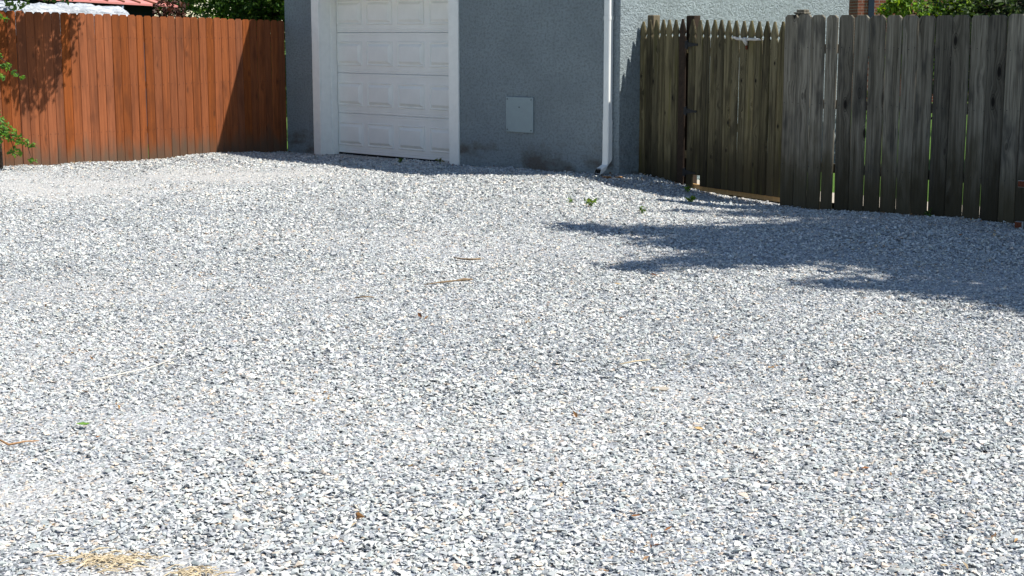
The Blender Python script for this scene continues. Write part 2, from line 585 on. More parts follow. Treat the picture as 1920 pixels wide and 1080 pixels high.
# ------------------------------------------------------------------ gravel stones (uncountable)
def stone_protos(n, npts, seed, flat=(0.34, 0.62)):
    rs = random.Random(seed)
    out = []
    while len(out) < n:
        bm = bmesh.new()
        ax, ay, az = 1.0, rs.uniform(0.55, 0.9), rs.uniform(*flat)
        for _ in range(npts):
            d = Vector((rs.gauss(0, 1), rs.gauss(0, 1), rs.gauss(0, 1))).normalized()
            d *= rs.uniform(0.82, 1.0)
            # push towards a box for broken, slabby faces
            m = max(abs(d.x), abs(d.y), abs(d.z))
            d = d.lerp(d / m * 0.78, 0.55)
            bm.verts.new((d.x * ax * 0.5, d.y * ay * 0.5, d.z * az * 0.5))
        r = bmesh.ops.convex_hull(bm, input=bm.verts[:])
        junk = [e for e in r['geom_interior'] + r['geom_unused'] if isinstance(e, bmesh.types.BMVert)]
        bmesh.ops.delete(bm, geom=list(set(junk)), context='VERTS')
        bmesh.ops.triangulate(bm, faces=bm.faces[:])
        bmesh.ops.recalc_face_normals(bm, faces=bm.faces)
        dele = [f for f in bm.faces if f.normal.z < -0.45]
        bmesh.ops.delete(bm, geom=dele, context='FACES')
        bm.verts.index_update()
        v = np.array([q.co[:] for q in bm.verts], np.float32)
        f = np.array([[q.index for q in fc.verts] for fc in bm.faces], np.int32)
        bm.free()
        if len(f) >= 4:
            out.append((v, f))
    return out


PAL = np.array([(0.445, 0.472, 0.485), (0.67, 0.66, 0.625), (0.33, 0.36, 0.38), (0.225, 0.252, 0.272), (0.11, 0.122, 0.134), (0.58, 0.48, 0.385), (0.55, 0.565, 0.56)])
PW = np.array([0.30, 0.22, 0.19, 0.08, 0.03, 0.065, 0.14])

STONE_V, STONE_F, STONE_C = [], [], []
_nv = 0


def scatter(y0, y1, spacing, size, jsize, protos, tilt, keep=1.0, side=0.45, lift=0.35, inner=None):
    global _nv
    wmax = 0.337 * y1 + side
    nx = int(2 * wmax / spacing); ny = int((y1 - y0) / spacing)
    gx, gy = np.meshgrid(np.arange(nx), np.arange(ny), indexing='ij')
    x = (gx.ravel() + rng.random(gx.size)) * spacing - wmax
    y = (gy.ravel() + rng.random(gx.size)) * spacing + y0
    ok = (np.abs(x) < 0.337 * y + side) & gravel_mask(x, y)
    if inner is not None:
        ok &= np.abs(x) > 0.337 * y + inner
    fi = fines(x, y)
    ok &= rng.random(x.size) < keep * (1 - 0.12 * fi)
    x, y, fi = x[ok], y[ok], fi[ok]
    n = x.size
    coarse = 0.74 + 0.38 * vnoise(x, y, 1.4, 5) + 0.24 * vnoise(x, y, 5.0, 9)
    s = size * np.exp(rng.normal(0, jsize, n)) * coarse * (1 - 0.42 * fi)
    s = np.clip(s, size * 0.38, size * 2.5)
    z = height(x, y) + s * lift * (rng.random(n) * 0.7) + 0.001
    yaw = rng.random(n) * 2 * np.pi
    tx = rng.normal(0, tilt, n); ty = rng.normal(0, tilt, n)
    pw = np.tile(PW, (n, 1))
    dk = 0.45 + 1.3 * vnoise(x, y, 1.1, 6)
    pw[:, 2:5] *= (dk * (1 - 0.7 * fi))[:, None]
    pw[:, 5] *= 0.6 + 1.6 * fi
    cum = np.cumsum(pw / pw.sum(1, keepdims=True), 1)
    ci = (rng.random(n)[:, None] > cum).sum(1).clip(0, len(PAL) - 1)
    col = PAL[ci] * np.exp(rng.normal(0, 0.13, (n, 1))) * (1 + rng.normal(0, 0.02, (n, 3)))
    col = np.clip(col * np.array([1.0, 0.975, 0.95]), 0.03, 0.82)
    cy_, sy_ = np.cos(yaw), np.sin(yaw)
    cx_, sx_ = np.cos(tx), np.sin(tx)
    ct_, st_ = np.cos(ty), np.sin(ty)
    o = np.ones(n); ze = np.zeros(n)
    Rz = np.stack([np.stack([cy_, -sy_, ze], -1), np.stack([sy_, cy_, ze], -1), np.stack([ze, ze, o], -1)], 1)
    Rx = np.stack([np.stack([o, ze, ze], -1), np.stack([ze, cx_, -sx_], -1), np.stack([ze, sx_, cx_], -1)], 1)
    Ry = np.stack([np.stack([ct_, ze, st_], -1), np.stack([ze, o, ze], -1), np.stack([-st_, ze, ct_], -1)], 1)
    Rm = (Rx @ Ry) @ Rz
    pi = rng.integers(0, len(protos), n)
    for k, (pv, pf) in enumerate(protos):
        w = np.nonzero(pi == k)[0]
        if w.size == 0: continue
        P = np.einsum('nij,vj->nvi', Rm[w], pv) * s[w][:, None, None]
        P += np.stack([x[w], y[w], z[w]], -1)[:, None, :]
        m = pv.shape[0]
        STONE_V.append(P.reshape(-1, 3).astype(np.float32))
        base = _nv + np.arange(w.size)[:, None, None] * m
        STONE_F.append((pf[None] + base).reshape(-1, 3).astype(np.int32))
        STONE_C.append(np.repeat(col[w], m, 0).astype(np.float32))
        _nv += w.size * m


near_p = stone_protos(28, 9, 1, (0.32, 0.6))
mid_p = stone_protos(24, 7, 2, (0.34, 0.62))
far_p = stone_protos(20, 6, 3, (0.4, 0.7))
scatter(3.9, 7.0, 0.0130, 0.0168, 0.46, near_p, 0.25, side=0.3)
scatter(7.0, 11.0, 0.0146, 0.0174, 0.42, mid_p, 0.25, side=0.3)
scatter(11.0, 15.0, 0.0172, 0.0200, 0.40, far_p, 0.27, side=0.25)
scatter(15.0, 21.2, 0.0224, 0.0250, 0.36, far_p, 0.27, side=0.25)
scatter(3.4, 12.5, 0.0230, 0.0275, 0.42, far_p, 0.27, side=1.05, inner=0.3)
scatter(3.3, 3.9, 0.0200, 0.0240, 0.42, far_p, 0.27, side=0.3)


def gravel_stone_mat():
    t = NT('crushed_stone')
    at = t.n('ShaderNodeAttribute', attribute_name='tint')
    p = t.coord('Object')
    a = t.noise(p, 130, 4, 0.65)
    b = t.noise(p, 420, 2, 0.6)
    c = t.mix(t.rng(a, 0.3, 0.7, 0, 0.34), at.outputs['Color'], (0.62, 0.61, 0.59))
    c = t.mix(t.rng(b, 0.5, 0.8, 0, 0.3), c, (0.16, 0.17, 0.19))
    return t.done(c, 0.85, t.bump(t.math('ADD', a, b), 0.5, 0.003), 0.25)


def flat_mesh(name, V_, F_, C_, attr='tint', smooth=False):
    me = bpy.data.meshes.new(name)
    nv, nf = len(V_), len(F_)
    k = F_.shape[1]
    me.vertices.add(nv)
    me.vertices.foreach_set('co', np.ascontiguousarray(V_, np.float32).ravel())
    me.loops.add(nf * k)
    me.loops.foreach_set('vertex_index', np.ascontiguousarray(F_, np.int32).ravel())
    me.polygons.add(nf)
    me.polygons.foreach_set('loop_start', np.arange(0, nf * k, k, dtype=np.int32))
    if C_ is not None:
        a = me.attributes.new(attr, 'FLOAT_COLOR', 'POINT')
        a.data.foreach_set('color', np.concatenate([C_, np.ones((nv, 1))], 1).astype(np.float32).ravel())
    me.update(calc_edges=True)
    me.polygons.foreach_set('use_smooth', [smooth] * nf)
    return me


_sv, _sf, _sc = np.concatenate(STONE_V), np.concatenate(STONE_F), np.concatenate(STONE_C)
tag(link('gravel', flat_mesh('gravel', _sv, _sf, _sc), gravel_stone_mat()), 'loose crushed stone gravel covering the whole yard', 'gravel', kind='stuff')

# lawn and path behind the side fence
LW = [uv(6.6, 0.75), uv(14.5, -0.25), uv(22, -0.25), uv(22, 14), uv(6.6, 14)]
me = mesh('lawn', [(p.x, p.y, -0.05) for p in LW], [(0, 1, 2, 3, 4)])
tag(link('lawn', me, M['grass']), 'bright green lawn behind the grey board fence', 'lawn', kind='structure')
PT = [uv(6.2, 0.40), uv(8.3, 0.16), uv(14.5, -0.24), uv(14.5, 0.55), uv(6.2, 1.1)]
me = mesh('path', [(p.x, p.y, -0.044) for p in PT], [(0, 1, 2, 3, 4)])
tag(link('path', me, M['clay']), 'pale path strip behind the gate and grey fence', 'path', kind='structure')

# ------------------------------------------------------------------ garage
RZU = math.atan2(U.y, U.x)                    # local x = U, local y = V
gar = empty('garage', uv(0, 0, 0), RZU)
tag(gar, 'blue-grey stucco garage with white overhead door and downspout', 'garage')
GW, GD, GH = 6.046, 4.48, 2.95


def prism_xz(poly, y0, y1):
    n = len(poly)
    vs = [(x, y0, z) for x, z in poly] + [(x, y1, z) for x, z in poly]
    fs = [tuple(range(n)), tuple(range(2 * n - 1, n - 1, -1))]
    for i in range(n):
        j = (i + 1) % n
        fs.append((i, i + n, j + n, j))
    return vs, fs


OPL, OPR, OPT = 0.752, 3.330, 2.16            # rough opening
poly = [(0, -0.3), (OPL, -0.3), (OPL, OPT), (OPR, OPT), (OPR, -0.3), (GW, -0.3), (GW, GH), (0, GH)]
MB().add(*prism_xz(poly, 0, 0.2)).build('front_wall', M['stucco'], gar)
MB().box(GW - 0.2, GW, 0.2, GD, -0.3, GH).build('side_wall', M['stucco'], gar)
MB().box(0, 0.2, 0.2, GD, -0.3, GH).build('side_wall', M['stucco'], gar)
MB().box(0.2, GW - 0.2, GD - 0.2, GD, -0.3, GH).build('rear_wall', M['stucco'], gar)
ov = 0.13
rb = MB()
z0, z1, z2 = GH, GH + 0.09, GH + 1.15
vs = [(-ov, -ov, z0), (GW + 0.05, -ov, z0), (GW + 0.05, GD + ov, z0), (-ov, GD + ov, z0), (-ov, -ov, z1), (GW + 0.05, -ov, z1), (GW + 0.05, GD + ov, z1), (-ov, GD + ov, z1),
      (1.9, GD / 2, z2), (GW - 1.9, GD / 2, z2)]
rb.add(vs, [(0, 3, 2, 1), (0, 1, 5, 4), (1, 2, 6, 5), (2, 3, 7, 6), (3, 0, 4, 7), (4, 5, 9, 8), (5, 6, 9), (6, 7, 8, 9), (7, 4, 8)])
rb.build('roof', M['shingle'], gar)
# floor slab and threshold
MB().box(OPL + 0.002, OPR - 0.002, 0.02, 0.6, -0.25, -0.004, 0.004).build('threshold', M['concrete'], gar)
# trim boards on the face of the wall
MB().box(0.618, 0.773, -0.026, -0.001, -0.25, 2.30, 0.003).build('door_trim', M['white'], gar)
MB().box(3.312, 3.486, -0.026, -0.001, -0.25, 2.30, 0.003).build('door_trim', M['white'], gar)
MB().box(0.775, 3.310, -0.026, -0.001, 2.14, 2.30, 0.003).build('door_trim', M['white'], gar)
# jambs and stops
MB().box(0.753, 0.773, 0.001, 0.30, -0.25, 2.14, 0.002).build('door_jamb', M['white'], gar)
MB().box(0.7735, 0.790, 0.165, 0.262, -0.25, 2.14, 0.003).build('door_stop', M['white'], gar)
MB().box(3.312, 3.329, 0.001, 0.30, -0.25, 2.14, 0.002).build('door_jamb', M['white'], gar)
MB().box(3.290, 3.3115, 0.165, 0.262, -0.25, 2.14, 0.003).build('door_stop', M['white'], gar)
MB().box(0.774, 3.311, 0.001, 0.30, 2.142, 2.159, 0.002).build('door_jamb', M['white'], gar)

# overhead door
od = empty('overhead_door')
od.parent = gar
DL, DR, DV = 0.765, 3.305, 0.275
SH = 0.5335


def section_mesh():
    prof = [(0.0, 0.002), (0.0, 0.022), (0.004, 0.026), (0.004, 0.032), (0.0, 0.036), (0.0, 0.050), (0.003, 0.053), (0.003, 0.057), (0.0, 0.060),
            (0.0, SH - 0.045), (0.004, SH - 0.041), (0.004, SH - 0.035), (0.0, SH - 0.031), (0.0, SH - 0.010), (0.008, SH - 0.002), (0.04, SH - 0.002), (0.04, 0.002)]
    n = len(prof)
    nseg = 10
    vs, fs = [], []
    for k in range(nseg + 1):
        x = DL + (DR - DL) * k / nseg
        for (y, z) in prof:
            vs.append((x, y, z))
    for k in range(nseg):
        for i in range(n):
            j = (i + 1) % n
            fs.append((k * n + i, k * n + j, (k + 1) * n + j, (k + 1) * n + i))
    fs.append(tuple(range(n)))
    fs.append(tuple(nseg * n + i for i in range(n - 1, -1, -1)))
    return vs, fs


def panel_mesh(w, h):
    vs, fs = [], []
    rings = [(0.0, 0.0005), (0.005, -0.010), (0.014, -0.011), (0.022, 0.0004), (0.028, 0.0002), (0.062, -0.026), (0.067, -0.0268)]
    for ins, y in rings:
        vs += [(ins, y, ins), (w - ins, y, ins), (w - ins, y, h - ins), (ins, y, h - ins)]
    for i in range(len(rings) - 1):
        for k in range(4):
            k2 = (k + 1) % 4
            fs.append((i * 4 + k, i * 4 + k2, (i + 1) * 4 + k2, (i + 1) * 4 + k))
    b = (len(rings) - 1) * 4
    fs.append((b, b + 1, b + 2, b + 3))
    return vs, fs


sm = mesh('door_section', *section_mesh())
pm = mesh('raised_panel', *panel_mesh(0.515, 0.318))
for j in range(4):
    dz = 0.022 + SH * j
    s_ = link('door_section', sm, M['door'], od, (random.uniform(-0.001, 0.001), DV + random.uniform(-0.0015, 0.0015), dz))
    for k in range(4):
        link('raised_panel', pm, M['door'], od, (0.788 + 0.617 * k, DV - 0.002, dz + 0.098))
MB().box(DL + 0.01, DR - 0.01, DV + 0.004, DV + 0.036, -0.003, 0.0225, 0.003).build('bottom_seal', M['rubber_and_shade'], od)

# access cover on the wall
ac = MB().box(4.300, 4.742, -0.022, -0.002, 0.468, 0.877, 0.003).build('access_cover', M['cover'], gar)
for (x, z) in ((4.325, 0.85), (4.715, 0.85), (4.325, 0.495), (4.715, 0.495), (4.52, 0.76)):
    MB().tube([(x, -0.0222, z), (x, -0.0265, z)], 0.007, 8).build('screw', M['iron'], ac)


# downspout
def rect_tube(path, w, d):
    vs, fs = [], []
    c = 0.008
    sec = [(-w / 2 + c, -d / 2), (w / 2 - c, -d / 2), (w / 2, -d / 2 + c), (w / 2, d / 2 - c), (w / 2 - c, d / 2), (-w / 2 + c, d / 2), (-w / 2, d / 2 - c), (-w / 2, -d / 2 + c)]
    m = len(sec)
    for i, (px, py, pz, ax) in enumerate(path):       # ax: tilt of the section about local x
        for sx, sy in sec:
            vs.append((px + sx, py + sy * math.cos(ax), pz + sy * math.sin(ax)))
    for i in range(len(path) - 1):
        for k in range(m):
            k2 = (k + 1) % m
            fs.append((i * m + k, i * m + k2, (i + 1) * m + k2, (i + 1) * m + k))
    return vs, fs


ds = empty('downspout', (5.915, -0.045, 0))
ds.parent = gar
DW, DD = 0.082, 0.072
b = MB().add(*rect_tube([(0, 0, 0.665, 0), (0, 0, GH + 0.02, 0)], DW, DD)).build('pipe', M['gutter'], ds)
lo = [(0, 0, 0.66, 0), (0, 0, 0.24, 0), (0, -0.004, 0.215, 0.25), (0, -0.016, 0.19, 0.55), (0, -0.034, 0.168, 0.85), (0, -0.066, 0.142, 1.1), (0, -0.165, 0.098, 1.2)]
el = MB().add(*rect_tube(lo, DW + 0.006, DD + 0.006)).build('elbow', M['gutter'], ds)
MB().add(*rect_tube([(0, -0.162, 0.0995, 1.2), (0, -0.14, 0.109, 1.2)], DW - 0.006, DD - 0.006)).add(
    [(-0.037, -0.133, 0.075), (0.037, -0.133, 0.075), (0.037, -0.148, 0.142), (-0.037, -0.148, 0.142)], [(0, 1, 2, 3)]).build('outlet', M['rubber_and_shade'], ds)  # black lining and plate paint the shade inside the open pipe
for zz in (1.765, 0.635):
    MB().add(*rect_tube([(0, 0, zz - 0.012, 0), (0, 0, zz - 0.010, 0), (0, 0, zz + 0.028, 0), (0, 0, zz + 0.03, 0)], DW + 0.008, DD + 0.008)).build('sleeve', M['gutter'], ds)


# ------------------------------------------------------------------ boards
def dog_ear(w, h, th, ear, bow=0.004, seed=0, c=0.0035):
    rs = random.Random(seed)
    b1, b2, b3 = rs.uniform(-bow, bow), rs.uniform(-bow, bow), rs.uniform(-bow * 0.5, bow * 0.5)
    rings = []
    for k in range(9):
        t = k / 8
        rings.append([t * (h - ear), w / 2, b1 * math.sin(math.pi * t) + b3 * math.sin(2.6 * math.pi * t), b2 * math.sin(math.pi * t * 0.9), th / 2])
    e = ear * rs.uniform(0.8, 1.1)
    rings.append([h, w / 2 - e, 0, rings[-1][3], th / 2])
    return mesh('board', *loft_section(rings, c))


def gothic(w, h, th, seed=0):
    rs = random.Random(seed)
    b1, b2 = rs.uniform(-0.003, 0.003), rs.uniform(-0.003, 0.003)
    rings = []
    for k in range(7):
        t = k / 6
        rings.append([t * (h - 0.205), w / 2, b1 * math.sin(math.pi * t), b2 * math.sin(math.pi * t), th / 2])
    for dz, f in ((0.19, 0.97), (0.168, 0.76), (0.160, 0.76), (0.142, 1.0), (0.125, 0.98), (0.095, 0.84), (0.06, 0.62), (0.03, 0.42), (0.004, 0.24), (0, 0.18)):
        rings.append([h - dz, w / 2 * f, 0, 0, th / 2])
    return mesh('picket', *loft_section(rings, 0.0095))


# ---- red stained fence on the far side: starts near the viewer, runs to the garage corner
FL = 4.34
f1s = uv(0, -FL)
f1 = empty('wooden_fence', (f1s.x, f1s.y, 0), math.atan2(V.y, V.x))
tag(f1, 'red-brown stained board fence running up to the garage corner', 'fence')
pitch = 0.1152
nb = 37
for i in range(nb):
    x = FL - 0.012 - (nb - 1 - i + 0.5) * pitch
    t = FL - x                                 # distance from the garage
    ztop = 1.785 + (t / 4.2) * 0.092 + random.uniform(-0.006, 0.006)
    zb = -0.10
    gap = -0.0006
    if i == 17: gap = 0.009
    o = link('fence_board', dog_ear(pitch - gap, ztop - zb, 0.019, 0.024, 0.0010, 100 + i, 0.0078), M['red'], f1, (x, random.uniform(-0.0035, 0.0035), zb), (random.uniform(-0.003, 0.003), random.uniform(-0.0011, 0.0011), 0))
for z in (0.35, 0.92, 1.50):
    MB().box(0, FL - 0.02, 0.016, 0.054, z, z + 0.085, 0.004).build('rail', M['redback'], f1)
for x in (0.02, 2.08, FL - 0.11):
    MB().box(x, x + 0.09, 0.058, 0.148, -0.25, 1.70, 0.005).build('post', M['redback'], f1)

def nails(parent, rows, n, pitch_, x0, y):
    mb = MB()
    rs = random.Random(n)
    for z in rows:
        for i in range(n):
            for dx in (-0.3, 0.3):
                x = x0 + pitch_ * (i + 0.5 + dx) + rs.uniform(-0.008, 0.008)
                zz = z + rs.uniform(-0.012, 0.012)
                mb.add([(x + 0.0045 * math.cos(a), y, zz + 0.0045 * math.sin(a)) for a in (0.4, 1.45, 2.5, 3.55, 4.6, 5.65)], [(0, 1, 2, 3, 4, 5)])
    return tag(mb.build('nail_heads', M['iron'], parent), kind='stuff')


nails(f1, (0.40, 0.97, 1.55), nb, pitch, FL - 0.012 - nb * pitch, -0.0145)

# ---- grey board fence on the near side
f3p = uv(8.47, -0.362)
f3 = empty('wooden_fence', (f3p.x, f3p.y, 0), RZU)
tag(f3, 'weathered dark grey dog-eared board fence beside the picket gate', 'fence')
edges = [(-0.02, .135, 1.782), (.135, .286, 1.786), (.289, .437, 1.778), (.447, .578, 1.776), (.600, .760, 1.775), (.762, .915, 1.770), (.918, 1.085, 1.768), (1.092, 1.255, 1.768),
         (1.258, 1.415, 1.766), (1.422, 1.583, 1.762), (1.590, 1.758, 1.764), (1.761, 1.925, 1.766), (1.927, 2.090, 1.760), (2.095, 2.265, 1.764), (2.269, 2.430, 1.770), (2.432, 2.59, 1.764)]
x = 2.594
while x < 4.0:
    w = random.uniform(0.145, 0.165)
    edges.append((x, x + w, 1.762 + random.uniform(-0.01, 0.01)))
    x += w + random.choice((0.002, 0.004, 0.008))
leans = {3: 0.002, 4: -0.0050, 8: -0.002, 9: 0.0022, 12: 0.0022, 13: -0.0012}
for i, (xa, xb, zt) in enumerate(edges):
    zb = -0.14
    cx = (xa + xb) / 2
    ln = leans.get(i, random.uniform(-0.0009, 0.0009))
    link('fence_board', dog_ear(xb - xa + (0.0015 if i != 3 else -0.002), zt - zb, 0.022, 0.026, 0.004, 300 + i, 0.009), M['grey'], f3, (cx, random.uniform(-0.006, 0.006), zb), (random.uniform(-0.003, 0.003), ln, 0))
for z in (0.30, 0.90, 1.42):
    MB().box(-0.015, 4.0, 0.022, 0.06, z, z + 0.088, 0.004).build('rail', M['grey'], f3)
for x in (0.045, 2.45):
    ps = MB().box(x, x + 0.10, 0.064, 0.164, -0.3, 1.79, 0.006).build('post', M['grey'], f3)
    if x < 1:
        MB().box(x - 0.008, x + 0.108, 0.056, 0.172, 1.79, 1.808, 0.004).box(x + 0.012, x + 0.1, 0.07, 0.158, 1.808, 1.832, 0.005).build('post_cap', M['grey'], ps)

nails(f3, (0.35, 0.95, 1.47), 17, 0.1535, -0.02, -0.019)

# ---- picket section and gate (line swings a little towards the viewer)
GA = R(35)
gdir = Vector((math.sin(GA), -math.cos(GA), 0))
gp = uv(GW, 0.336)
RZG = math.atan2(gdir.y, gdir.x)
f2 = empty('picket_fence', (gp.x, gp.y, 0), RZG)
tag(f2, 'short weathered picket fence section between garage wall and gate', 'fence')
for i in range(7):
    zt = 1.757 + random.uniform(-0.004, 0.004) + (-0.02 if i == 0 else 0)
    zb = -0.12
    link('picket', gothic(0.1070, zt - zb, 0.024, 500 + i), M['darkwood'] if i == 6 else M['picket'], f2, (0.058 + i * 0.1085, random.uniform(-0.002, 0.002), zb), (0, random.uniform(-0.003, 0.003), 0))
for z in (0.28, 1.40):
    MB().box(0.012, 0.765, 0.016, 0.054, z, z + 0.085, 0.004).build('rail', M['picket'], f2)
MB().box(0.045, 0.145, 0.060, 0.160, -0.3, 1.806, 0.006).build('post', M['post'], f2)
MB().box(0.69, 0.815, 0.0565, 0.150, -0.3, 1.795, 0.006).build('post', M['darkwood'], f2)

gt0 = gp + gdir * 0.800
gate = empty('picket_gate', (gt0.x, gt0.y, 0), RZG)
tag(gate, 'sagging weathered picket gate with black strap hinges', 'gate')
SAG = 0.026
for i in range(13):
    x = 0.056 + i * 0.1105
    zt = 1.752 - SAG * x / 1.3 * 1.1 + random.uniform(-0.004, 0.004)
    zb = 0.004 - 0.018 * x / 1.3
    if i == 0: zb = -0.02
    w = 0.1085
    if i == 1:
        zb = 0.116
    if i == 6: w = 0.1075
    link('picket', gothic(w, zt - zb, 0.024, 600 + i), M['picket'], gate, (x, random.uniform(-0.002, 0.002), zb), (0, random.uniform(-0.0035, 0.0035) + 0.006, 0))
for z in (0.62, 1.38):
    MB().add(*prism_xz([(0.01, z), (1.43, z - 0.03), (1.43, z + 0.055), (0.01, z + 0.085)], 0.018, 0.056)).build('rail', M['picket'], gate)
MB().add(*prism_xz([(0.06, -0.048), (1.43, -0.066), (1.43, -0.008), (0.06, 0.014)], 0.020, 0.058)).build('bottom_rail', M['freshwood'], gate)
for z in (1.49, 0.79, 0.135):
    hb = MB()
    hb.box(-0.040, -0.008, -0.019, -0.0125, z - 0.04, z + 0.04, 0.001)
    hb.tube([(-0.004, -0.016, z - 0.05), (-0.004, -0.016, z + 0.05)], 0.009, 8)
    hb.add(*prism_xz([(0.002, z - 0.026), (0.13, z - 0.010), (0.155, z - 0.014), (0.166, z), (0.155, z + 0.014), (0.13, z + 0.010), (0.002, z + 0.026)], -0.0195, -0.0135))
    hb.build('hinge', M['iron'], gate)
# bleached, wing-shaped hook near the top, rusty peg below it
wing = MB()
zc, xc = 1.545, 0.905
for sgn in (-1, 1):
    wing.tube([(xc + sgn * 0.01, -0.034, zc), (xc + sgn * 0.06, -0.040, zc + 0.004), (xc + sgn * 0.13, -0.036, zc + 0.010 * (1 if sgn < 0 else 0.4)), (xc + sgn * 0.19, -0.030, zc + (0.022 if sgn < 0 else 0.003)), (xc + sgn * 0.215, -0.028, zc + (0.030 if sgn < 0 else -0.006))],
              [0.016, 0.013, 0.015, 0.010, 0.003], 8)
wing.tube([(xc - 0.03, -0.034, zc + 0.014), (xc - 0.005, -0.04, zc + 0.002), (xc + 0.005, -0.036, zc - 0.035), (xc + 0.006, -0.03, zc - 0.06)], [0.012, 0.030, 0.020, 0.007], 8)
ho = wing.build('hook', M['pewter'], gate, smooth=True)
MB().tube([(xc + 0.006, -0.03, zc - 0.058), (xc + 0.007, -0.026, zc - 0.095), (xc + 0.007, -0.02, zc - 0.10)], [0.012, 0.011, 0.004], 8).build('peg', M['rust'], ho)


# ---- galvanised bars in rusty sleeves at the fence foot
def bar(name, label, p, L):
    r = empty(name, p, RZU)
    tag(r, label, 'metal bar', 'steel bars at the foot of the grey fence')
    a, w = 0.075, 0.054
    sl = MB()
    t = 0.005
    sl.box(0, a, -w / 2, -w / 2 + t, 0, w).box(0, a, w / 2 - t, w / 2, 0, w).box(0, a, -w / 2 + t, w / 2 - t, 0, t).box(0, a, -w / 2 + t, w / 2 - t, w - t, w).box(0, t, -w / 2 + t, w / 2 - t, t, w - t)
    sl.build('sleeve', M['galv'], r)
    MB().box(0.002, a - 0.012, -w / 2 - 0.0035, -w / 2 - 0.001, 0.002, w - 0.002).build('rusty_plate', M['rust'], r)
    MB().box(0.012, L, -0.014, 0.014, 0.013, 0.041, 0.003).build('inner_bar', M['galv'], r)
    return r


q = uv(10.99, -0.50)
bar('steel_bar', 'galvanised bar in rusty sleeve jutting out at knee height', (q.x, q.y, 0.318), 1.5)
q2 = uv(11.03, -0.60)
lo_b = bar('steel_bar', 'galvanised bar in rusty sleeve lying on the gravel', (q2.x, q2.y, gz(q2.x, q2.y) + 0.008), 1.6)
# bracket that carries the upper bar on the fence
q3 = uv(10.83, -0.50)
up = [o for o in bpy.data.objects if o.name == 'steel_bar'][0]
MB().box(0.02, 0.055, 0.0275, 0.135, 0.012, 0.042, 0.002).build('bracket', M['galv'], up)


# ------------------------------------------------------------------ foliage
def leaf_arrays(P, size, tint, rs, up=0.35, jitter=0.3, aspect=0.5):
    n = len(P)
    nr = rs.normal(0, 1, (n, 3)); nr[:, 2] += up * 2
    nr /= np.linalg.norm(nr, axis=1, keepdims=True)
    a = rs.normal(0, 1, (n, 3))
    a -= (a * nr).sum(1, keepdims=True) * nr
    a /= np.linalg.norm(a, axis=1, keepdims=True)
    b = np.cross(nr, a)
    L = (size * np.exp(rs.normal(0, jitter, n)))[:, None]
    W = L * aspect
    fold = L * 0.12
    v = np.stack([P - a * L * 0.5, P + b * W * 0.5 + nr * fold - a * L * 0.05, P + a * L * 0.5, P - b * W * 0.5 + nr * fold - a * L * 0.05], 1).reshape(-1, 3)
    i = np.arange(n)[:, None] * 4
    f = np.concatenate([i + [0, 1, 2], i + [0, 2, 3]], 1).reshape(-1, 3)
    c = np.repeat(tint, 4, 0)
    return v, f, c


def cluster_points(clusters, n, rs, shell=0.6, soft=False):
    w = np.array([c[3] ** 2 * (c[4] if len(c) > 4 else 1) for c in clusters]); w = w / w.sum()
    k = rs.choice(len(clusters), n, p=w)
    c = np.array([q[:4] for q in clusters])[k]
    d = rs.normal(0, 1, (n, 3)); d /= np.linalg.norm(d, axis=1, keepdims=True)
    r = rs.random(n) ** (1 / 3) * (1 - shell) + shell * (1 - np.abs(rs.normal(0, 0.18, n)))
    d[:, 2] *= 0.85
    if soft:
        r = np.abs(rs.normal(0, 0.62, n)) ** 0.95 * 1.05
    return c[:, :3] + d * (c[:, 3] * r * (0.8 + 0.4 * rs.random(n)))[:, None], k


def tints(n, base, rs, dark=0.5, yellow=0.2):
    base = np.array(base)
    t = base * np.exp(rs.normal(0, 0.28, (n, 1)))
    y = rs.random((n, 1)) < yellow
    t = np.where(y, t * np.array([1.6, 1.3, 0.8]), t)
    return np.clip(t, 0.004, 0.6)


def tree(name, label, cat, base, trunk_pts, trunk_r, clusters, n, size, tint, seed, group=None, limbs=True, up=0.35, shell=0.6, yellow=0.2, bark=None, soft=False):
    rs = np.random.default_rng(seed)
    root = empty(name, base)
    tag(root, label, cat, group)
    bx, by, bz = base
    tb = MB()
    tb.tube(trunk_pts, trunk_r, 9)
    tpt = [Vector(p) for p in trunk_pts]
    if limbs:
        for c in clusters:
            e = Vector(c[:3]) - Vector(base)
            starts = tpt if c[3] > 0.3 else tpt + [Vector(q[:3]) - Vector(base) for q in clusters if q[3] > c[3] * 1.25]
            st = min(starts, key=lambda p: (p - e).length)
            mid = st.lerp(e, 0.5) + Vector((rs.uniform(-.1, .1), rs.uniform(-.1, .1), rs.uniform(0, .2))) * min(1, (e - st).length)
            r0 = min(0.5 * max(trunk_r), 0.004 + 0.014 * (e - st).length)
            tb.tube([st, mid, e], [r0, r0 * 0.6, r0 * 0.2], 6)
    tb.build('trunk', bark or M['bark'], root, smooth=True)
    P, k = cluster_points(clusters, n, rs, shell, soft)
    P = P - np.array(base)
    v, f, c = leaf_arrays(P, size, tints(n, tint, rs, yellow=yellow), rs, up)
    o = link('crown', flat_mesh('crown', v, f, c), M['leaf'], root)
    return root


